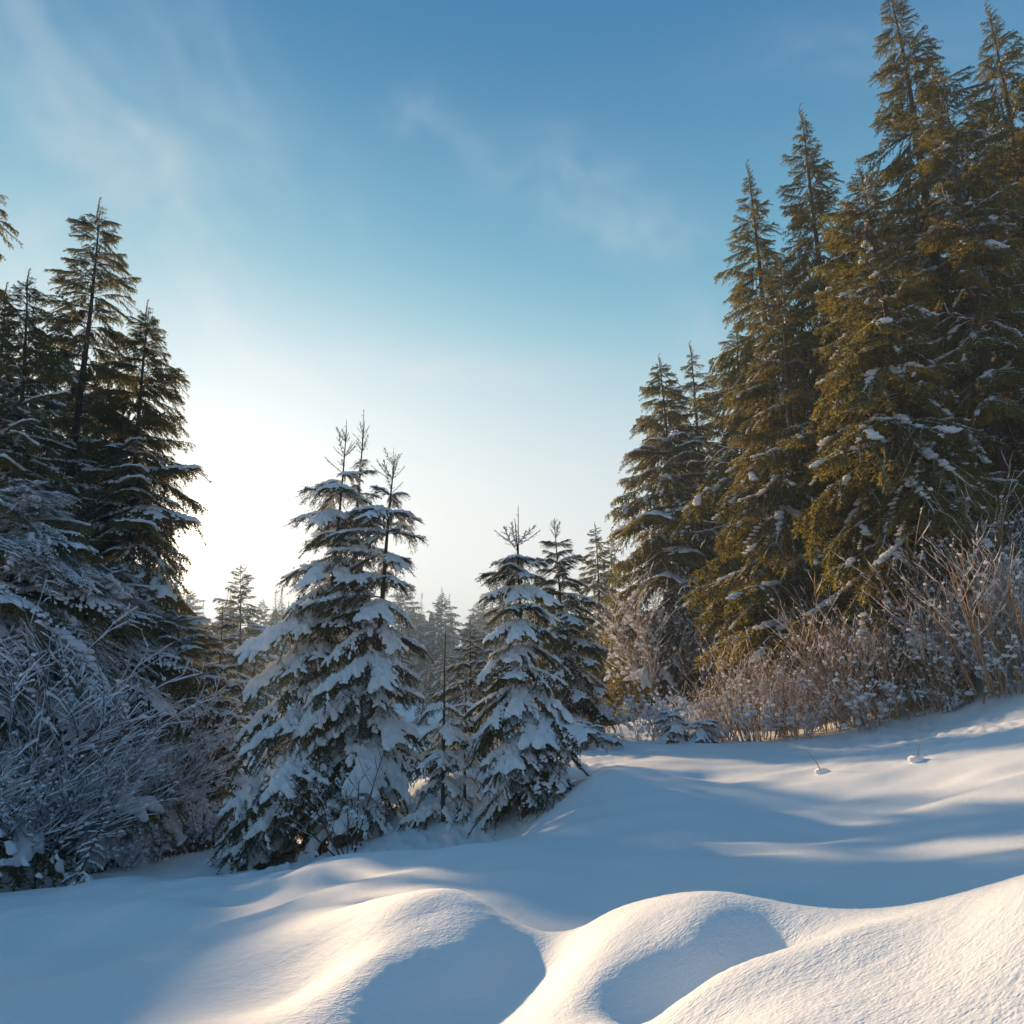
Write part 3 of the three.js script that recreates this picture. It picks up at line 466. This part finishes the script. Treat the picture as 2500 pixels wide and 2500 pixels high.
const arching = [70, 71].map((seed) => makeShrub({ seed, stems: 16, high: 5.0, spread: 0.75, leanX: 0.5, foot: 0.5, rad: 0.02, kids: 9, kids2: 6, levels: 2, lift: -0.04, follow: 1.15, snowy: 0.25, blob: 0.04, line: 0.02, w0: 2, w1: 1 }));
const brown = [M.redTwig, M.clump], grey = [M.twig, M.frost];
shrub('bare_bush', 'tall sunlit leafless bush full of frost below the evenly shaped spruce', fine[0], 1600, 33, 1.3, 0.4, brown);
shrub('bare_bush', 'second tall leafless bush right of the frosty one at the wood edge', fine[1], 1690, 33.5, 1.05, 2.0, brown);
shrub('bare_bush', 'grey shaded bush low between the tall frosty bush and the ridge', lowBush[0], 1560, 22.5, 1.1, 1.0, grey);
shrub('bare_bush', 'grey shaded bush right of the ridge saplings', lowBush[1], 1650, 22, 1.2, 2.0, grey);
const rows = [[1760, 20.8, 0.95], [1850, 20.3, 1.0], [1935, 20, 0.9], [2025, 19.4, 1.0], [2110, 18.6, 1.05], [2195, 17.9, 1.0], [2285, 17.3, 1.15], [2375, 16.6, 1.2], [2465, 16.0, 1.2], [2560, 15.5, 1.2],
  [1990, 21.5, 1.1], [2090, 21.0, 1.15], [2180, 20.2, 1.2], [2270, 19.6, 1.25], [2365, 19.0, 1.3], [2460, 18.4, 1.4], [2560, 18, 1.4], [2330, 18.2, 1.2], [2420, 17.6, 1.25], [2240, 18.8, 1.1]];
rows.forEach(([px, d, s], k) => shrub('brown_shrub', 'straw-brown leafless shrub dotted with snow in the right-hand thicket', thicket[k % 4], px, d, s * (0.75 + 0.5 * ((k * 5) % 7) / 6), k * 1.7, brown, 'straw-brown shrubs of the snowy thicket'));
[[1745, 19.6, 'leftmost of the low snow-clotted shrubs along the ridge'], [1830, 19.3, 'second low snow-clotted shrub along the ridge from the left'], [1960, 18.6, 'low snow-clotted shrub below the foot of the golden spruce in front'], [2050, 18.0, 'low snow-clotted shrub at the middle of the thicket foot'], [2140, 17.2, 'low snow-clotted shrub straight above the dry stem, left side'], [2230, 16.6, 'low snow-clotted shrub straight above the dry stem, right side'], [2330, 16.0, 'low snow-clotted shrub second from the right edge of the ridge'], [2440, 15.2, 'low snow-clotted shrub nearest the right edge of the ridge']].forEach(([px, d, label], k) => shrub('low_shrub', label, lowBush[k % 3], px + 25 * Math.sin(k * 9), d + 0.8, 0.45 + 0.3 * ((k * 2) % 3), k * 2.1, brown, 'low snowy shrubs along the ridge'));
shrub('bare_bush', 'small leafless bush with forked stem before the middle clump', makeShrub({ seed: 72, stems: 7, high: 2.1, spread: 0.9, leanX: -0.5, foot: 0.25, rad: 0.016, kids: 6, kids2: 3, levels: 2, lift: 0.04, follow: 0.8, snowy: 0.3, blob: 0.03, line: 0.009, w0: 2, w1: 1 }), 862, 15.6, 1, 0, grey);
shrub('arching_bush', 'frosted bush of long arching twigs lowest at the left edge', arching[0], 20, 17.6, 0.8, 0.1, grey);
shrub('arching_bush', 'frosted arching bush in the middle of the left wood, before the frosted spruce', arching[0], 160, 18.6, 0.85, -0.3, grey);
shrub('arching_bush', 'frosted arching bush behind, under the slender spruce', arching[1], 250, 21, 0.95, 0.3, grey);
shrub('arching_bush', 'frosted arching bush high at the left edge', arching[1], -60, 19, 1.25, -0.2, grey);
[[370, 20.5, 'low frosted shrub midway along the foot of the left wood'], [450, 21.5, 'low frosted shrub at the foot of the left wood, under the low frosted spruce'], [540, 22, 'low frosted shrub under the small glowing spruce'], [600, 22.5, 'low frosted shrub between the left wood and the middle clump'], [320, 19.2, 'low frosted shrub right behind the tiny sapling']].forEach(([px, d, label], k) => shrub('low_shrub', label, lowBush[(k + 1) % 3], px, d, 0.9, k * 1.3, grey, 'low frosted shrubs of the left wood'));
[[1395, 20.2, 1762], [1440, 19.8, 1775], [1475, 19.6, 1800], [1640, 20.6, 1735], [1710, 20.3, 1760]].forEach(([px, d, top], k) => spruce('snowed_sapling', ['snow-capped sapling at the left end of the ridge', 'snow-bent sapling second along the ridge', 'low sapling under one round snow cap on the ridge', 'snow-wrapped sapling before the grey bush', 'knee-high sapling swathed in snow beside the thicket'][k], { seed: 160 + k, tip: [px, top], foot: px, depth: d, long: 0.55, boughs: 14, kits: () => K.laden, from: 0.1, power: 0.4, leaf: M.needle, noLeader: 1, least: 0.2 }));
{ // two dry stems out on the snow
  for (const [px, py, d, h, lean, label] of [[2238, 1850, 11.2, 0.34, 0.2, 'dry stem with a snow collar standing alone on the right slope'], [2010, 1895, 12.2, 0.42, -0.5, 'thin bent stem poking from the snow left of the dry stem']]) {
    const p = at(px, py, d), y = ground(p.x, p.z), g = thing('dry_stem', label, 'stem', V(p.x, y - 0.05, p.z)), B = fresh(), pts = [V(0, 0, 0), V(lean * h * 0.4, h * 0.5, 0), V(lean * h * 1.2, h, 0.02)];
    tubeInto(B, pts, [0.009, 0.007, 0.003], 5); part('stalk', geo(B), M.redTwig, g);
    const W = fresh(); blobInto(W, V(0, 0.05, 0), 0.14, 0.08, 0.1, 0.3, 4); const w = geo(W); w.deleteAttribute('uv'); part('snow', w, M.snow, g);
  }
}

scene.traverse((o) => { if (o.isMesh) { o.castShadow = true; o.receiveShadow = true; } });
renderer.render(scene, camera);
